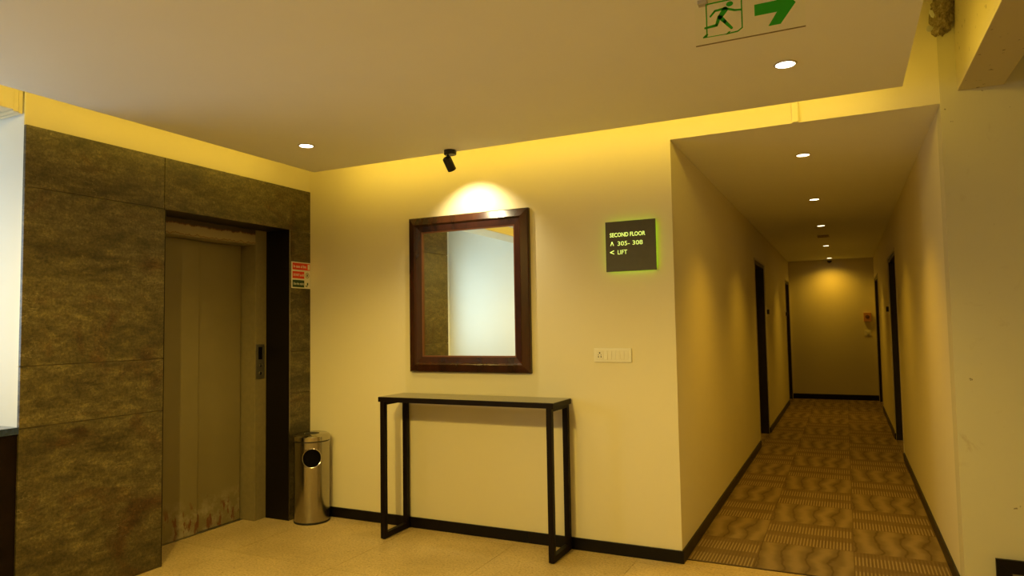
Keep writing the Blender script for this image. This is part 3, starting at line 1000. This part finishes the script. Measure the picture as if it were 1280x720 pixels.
# ---- track spotlight over the mirror
ts = thing('ceiling_spotlight', (1.478, -0.345, SLAB), 'small black adjustable spotlight on the ceiling over the mirror', 'light')
part('canopy', MB().lathe([(0.040, 0.0), (0.040, -0.026), (0.037, -0.029)], (1.484, -0.345, SLAB - 0.0003), n=36), 'matteblack', ts, smooth=True)
piv = Vector((1.470, -0.350, 2.472))
part('stem', MB().tube((1.470, -0.350, SLAB - 0.028), (1.470, -0.350, 2.462), 0.007), 'matteblack', ts, smooth=True)
aim = Vector((0.10, 0.62, -0.79)).normalized()
hd0 = piv - aim * 0.028
head = part('lamp_head', MB().lathe([(0.020, 0.0), (0.0275, 0.006), (0.0285, 0.012), (0.0285, 0.092), (0.0255, 0.094), (0.0255, 0.080)], hd0, aim, 36), 'matteblack', ts, smooth=True)
part('lens', MB().lathe([(0.0245, 0.081), (0.0245, 0.0815)], hd0, aim, 24), 'lens', head)
part('pivot_knuckle', MB().tube(piv + Vector((-0.016, 0, 0.0)), piv + Vector((0.016, 0, 0.0)), 0.009), 'matteblack', ts, smooth=True)
spot('mirror_spot_lamp', hd0 + aim * 0.096, (0.02, 0.60, -0.80), 28, (1.0, 0.83, 0.48), 104, 0.8, 0.012)

# ---- counter in the alcove
ct = thing('counter', (-0.225, -3.0, 0), 'dark counter with blue-grey polished top at the far left edge', 'counter')
part('body', MB().box(-0.44, -0.012, -4.0, -2.0765, 0.0, 0.902), 'counterbody', ct, 0.002)
part('worktop', MB().box(-0.46, 0.0, -4.02, -2.0763, 0.902, 0.937), 'countertop', ct, 0.002)

# ---- framed panel low on the right-hand wall
fp = thing('framed_panel', (4.66, -0.03, 0), 'low black mitred frame standing against the wall at lower right', 'frame')
PX0, PX1, PZ1, PF = 4.347, 4.95, 0.236, 0.064


def fpoly(pts):
    return MB().prism_xz(pts, -0.036, -0.0185)


part('frame_rail', fpoly([(PX0, PZ1), (PX1, PZ1), (PX1 - PF, PZ1 - PF), (PX0 + PF, PZ1 - PF)]), 'black', fp, 0.0015)
part('frame_rail', fpoly([(PX0, PZ1), (PX0 + PF, PZ1 - PF), (PX0 + PF, PF), (PX0, 0)]), 'black', fp, 0.0015)
part('frame_rail', fpoly([(PX1, PZ1), (PX1, 0), (PX1 - PF, PF), (PX1 - PF, PZ1 - PF)]), 'black', fp, 0.0015)
part('frame_rail', fpoly([(PX0, 0), (PX0 + PF, PF), (PX1 - PF, PF), (PX1, 0)]), 'black', fp, 0.0015)
part('inner_panel', MB().box(PX0 + PF - 0.004, PX1 - PF + 0.004, -0.026, -0.020, PF - 0.004, PZ1 - PF + 0.004), 'board', fp)

# ---- crumbling plaster over the corridor corner
random.seed(4)
pp = thing('broken_plaster', (4.245, 0, 2.90), 'crumbling plaster lump peeling off the wall at upper right', 'plaster')
bm = bmesh.new()
bmesh.ops.create_icosphere(bm, subdivisions=5, radius=1.0)
for v in bm.verts:
    p = v.co.copy()
    sq = Vector((max(-0.82, min(0.82, p.x)), p.y, max(-0.9, min(0.9, p.z))))
    n1 = noise.fractal(p * 2.3, 0.7, 2.0, 5)
    n2 = noise.fractal(p * 7 + Vector((3, 1, 2)), 0.6, 2.0, 4)
    s = 1 + 0.16 * n1 + 0.09 * n2
    x = 0.250 * 0 + sq.x * 0.064 * s + 0.012 * sq.z
    z = sq.z * 0.165 * s - 0.10 * 0 + sq.x * 0.012
    v.co = Vector((x + 0.006, sq.y * 0.055 * s - 0.03, z + 0.155))
for f in bm.faces:
    f.smooth = True
me = bpy.data.meshes.new('rubble')
bm.to_mesh(me)
bm.free()
me.transform(Matrix.Translation((0, 0, -0.035)))
me.materials.append(M['rubble'])
o = bpy.data.objects.new('rubble', me)
COL.objects.link(o)
o.parent = pp


def flake(pts, y0, curl):
    mb = MB()
    n = len(pts)
    cx_ = sum(p[0] for p in pts) / n
    cz_ = sum(p[1] for p in pts) / n
    vs = [(x, y0 - curl * (cz_ - z) * 4, z) for x, z in pts] + [(x, y0 - 0.004 - curl * (cz_ - z) * 4, z) for x, z in pts]
    return mb.add(vs, [tuple(range(n)), tuple(reversed(range(n, 2 * n)))] + [(i, (i + 1) % n, (i + 1) % n + n, i + n) for i in range(n)])


part('paint_flake', flake([(4.178, 2.918), (4.197, 2.924), (4.203, 2.905), (4.198, 2.885), (4.186, 2.868), (4.175, 2.867), (4.167, 2.880), (4.171, 2.9)], -0.060, 0.25), 'white', pp, 0.001)
part('paint_flake', flake([(4.186, 2.99), (4.200, 2.985), (4.208, 2.952), (4.200, 2.935), (4.190, 2.945), (4.184, 2.968)], -0.075, 0.1), 'white', pp, 0.001)
part('paint_flake', flake([(4.172, 3.06), (4.205, 3.08), (4.206, 3.03), (4.190, 3.02), (4.178, 3.035)], -0.05, 0.1), 'wall', pp, 0.001)

# ---- small fittings in the corridor
def call_plate(x, sgn, y, label):
    t = thing('door_bell_plate', (x, y, 1.50), label, 'switch')
    part('plate', MB().box(x, x - sgn * 0.008, y - 0.05, y + 0.05, 1.47, 1.60), 'plastic', t, 0.002)
    part('card_slot', MB().box(x - sgn * 0.008, x - sgn * 0.035, y - 0.03, y + 0.03, 1.505, 1.565), 'matteblack', t, 0.002)
    return t


call_plate(XC, -1, 5.30, 'small black and ivory bell plate past the near left doorway')
call_plate(XC, -1, 8.42, 'small black and ivory bell plate before the far left doorway')
call_plate(XR, 1, 5.30, 'small black and ivory bell plate past the near right doorway')

fcp = thing('fire_call_point', (4.088, L, 1.37), 'small orange-brown call point box on the corridor end wall', 'alarm')
part('box', MB().box(4.03, 4.148, L - 0.05, L, 1.385, 1.54), 'callpoint', fcp, 0.004)
part('press_disc', MB().lathe([(0.033, 0), (0.033, 0.004), (0.024, 0.006)], (4.089, L - 0.05, 1.468), (0, -1, 0), 28), 'brown', fcp, smooth=True)
es = thing('end_wall_switch', (4.088, L, 1.135), 'small ivory switch under the call point on the end wall', 'switch')
part('plate', MB().box(4.035, 4.14, L - 0.010, L, 1.135, 1.235), 'plastic', es, 0.002)
part('switch_rocker', MB().box(4.068, 4.107, L - 0.017, L - 0.0095, 1.160, 1.210), 'plastic2', es, 0.002)
dm = thing('dome_camera', (3.52, L - 0.052, ZC), 'small dark dome camera on the ceiling at the corridor end', 'camera')
part('base', MB().lathe([(0.048, 0), (0.048, -0.018), (0.042, -0.022)], (3.52, L - 0.052, ZC), n=32), 'plastic2', dm, smooth=True)
part('dome', MB().lathe([(0.040 * math.cos(a), -0.020 - 0.045 * math.sin(a)) for a in [R(k * 9) for k in range(11)]], (3.52, L - 0.052, ZC), n=32), 'matteblack', dm, smooth=True)
vt = thing('ceiling_vent', (3.52, 5.69, ZC), 'small brown square vent on the corridor ceiling between downlights', 'vent')
part('frame', MB().box(3.45, 3.59, 5.56, 5.82, ZC - 0.006, ZC), 'brown', vt, 0.002)
for k in range(4):
    part('slat', MB().box(3.462, 3.578, 5.585 + k * 0.058, 5.615 + k * 0.058, ZC - 0.010, ZC - 0.0055), 'brown', vt, 0.001)
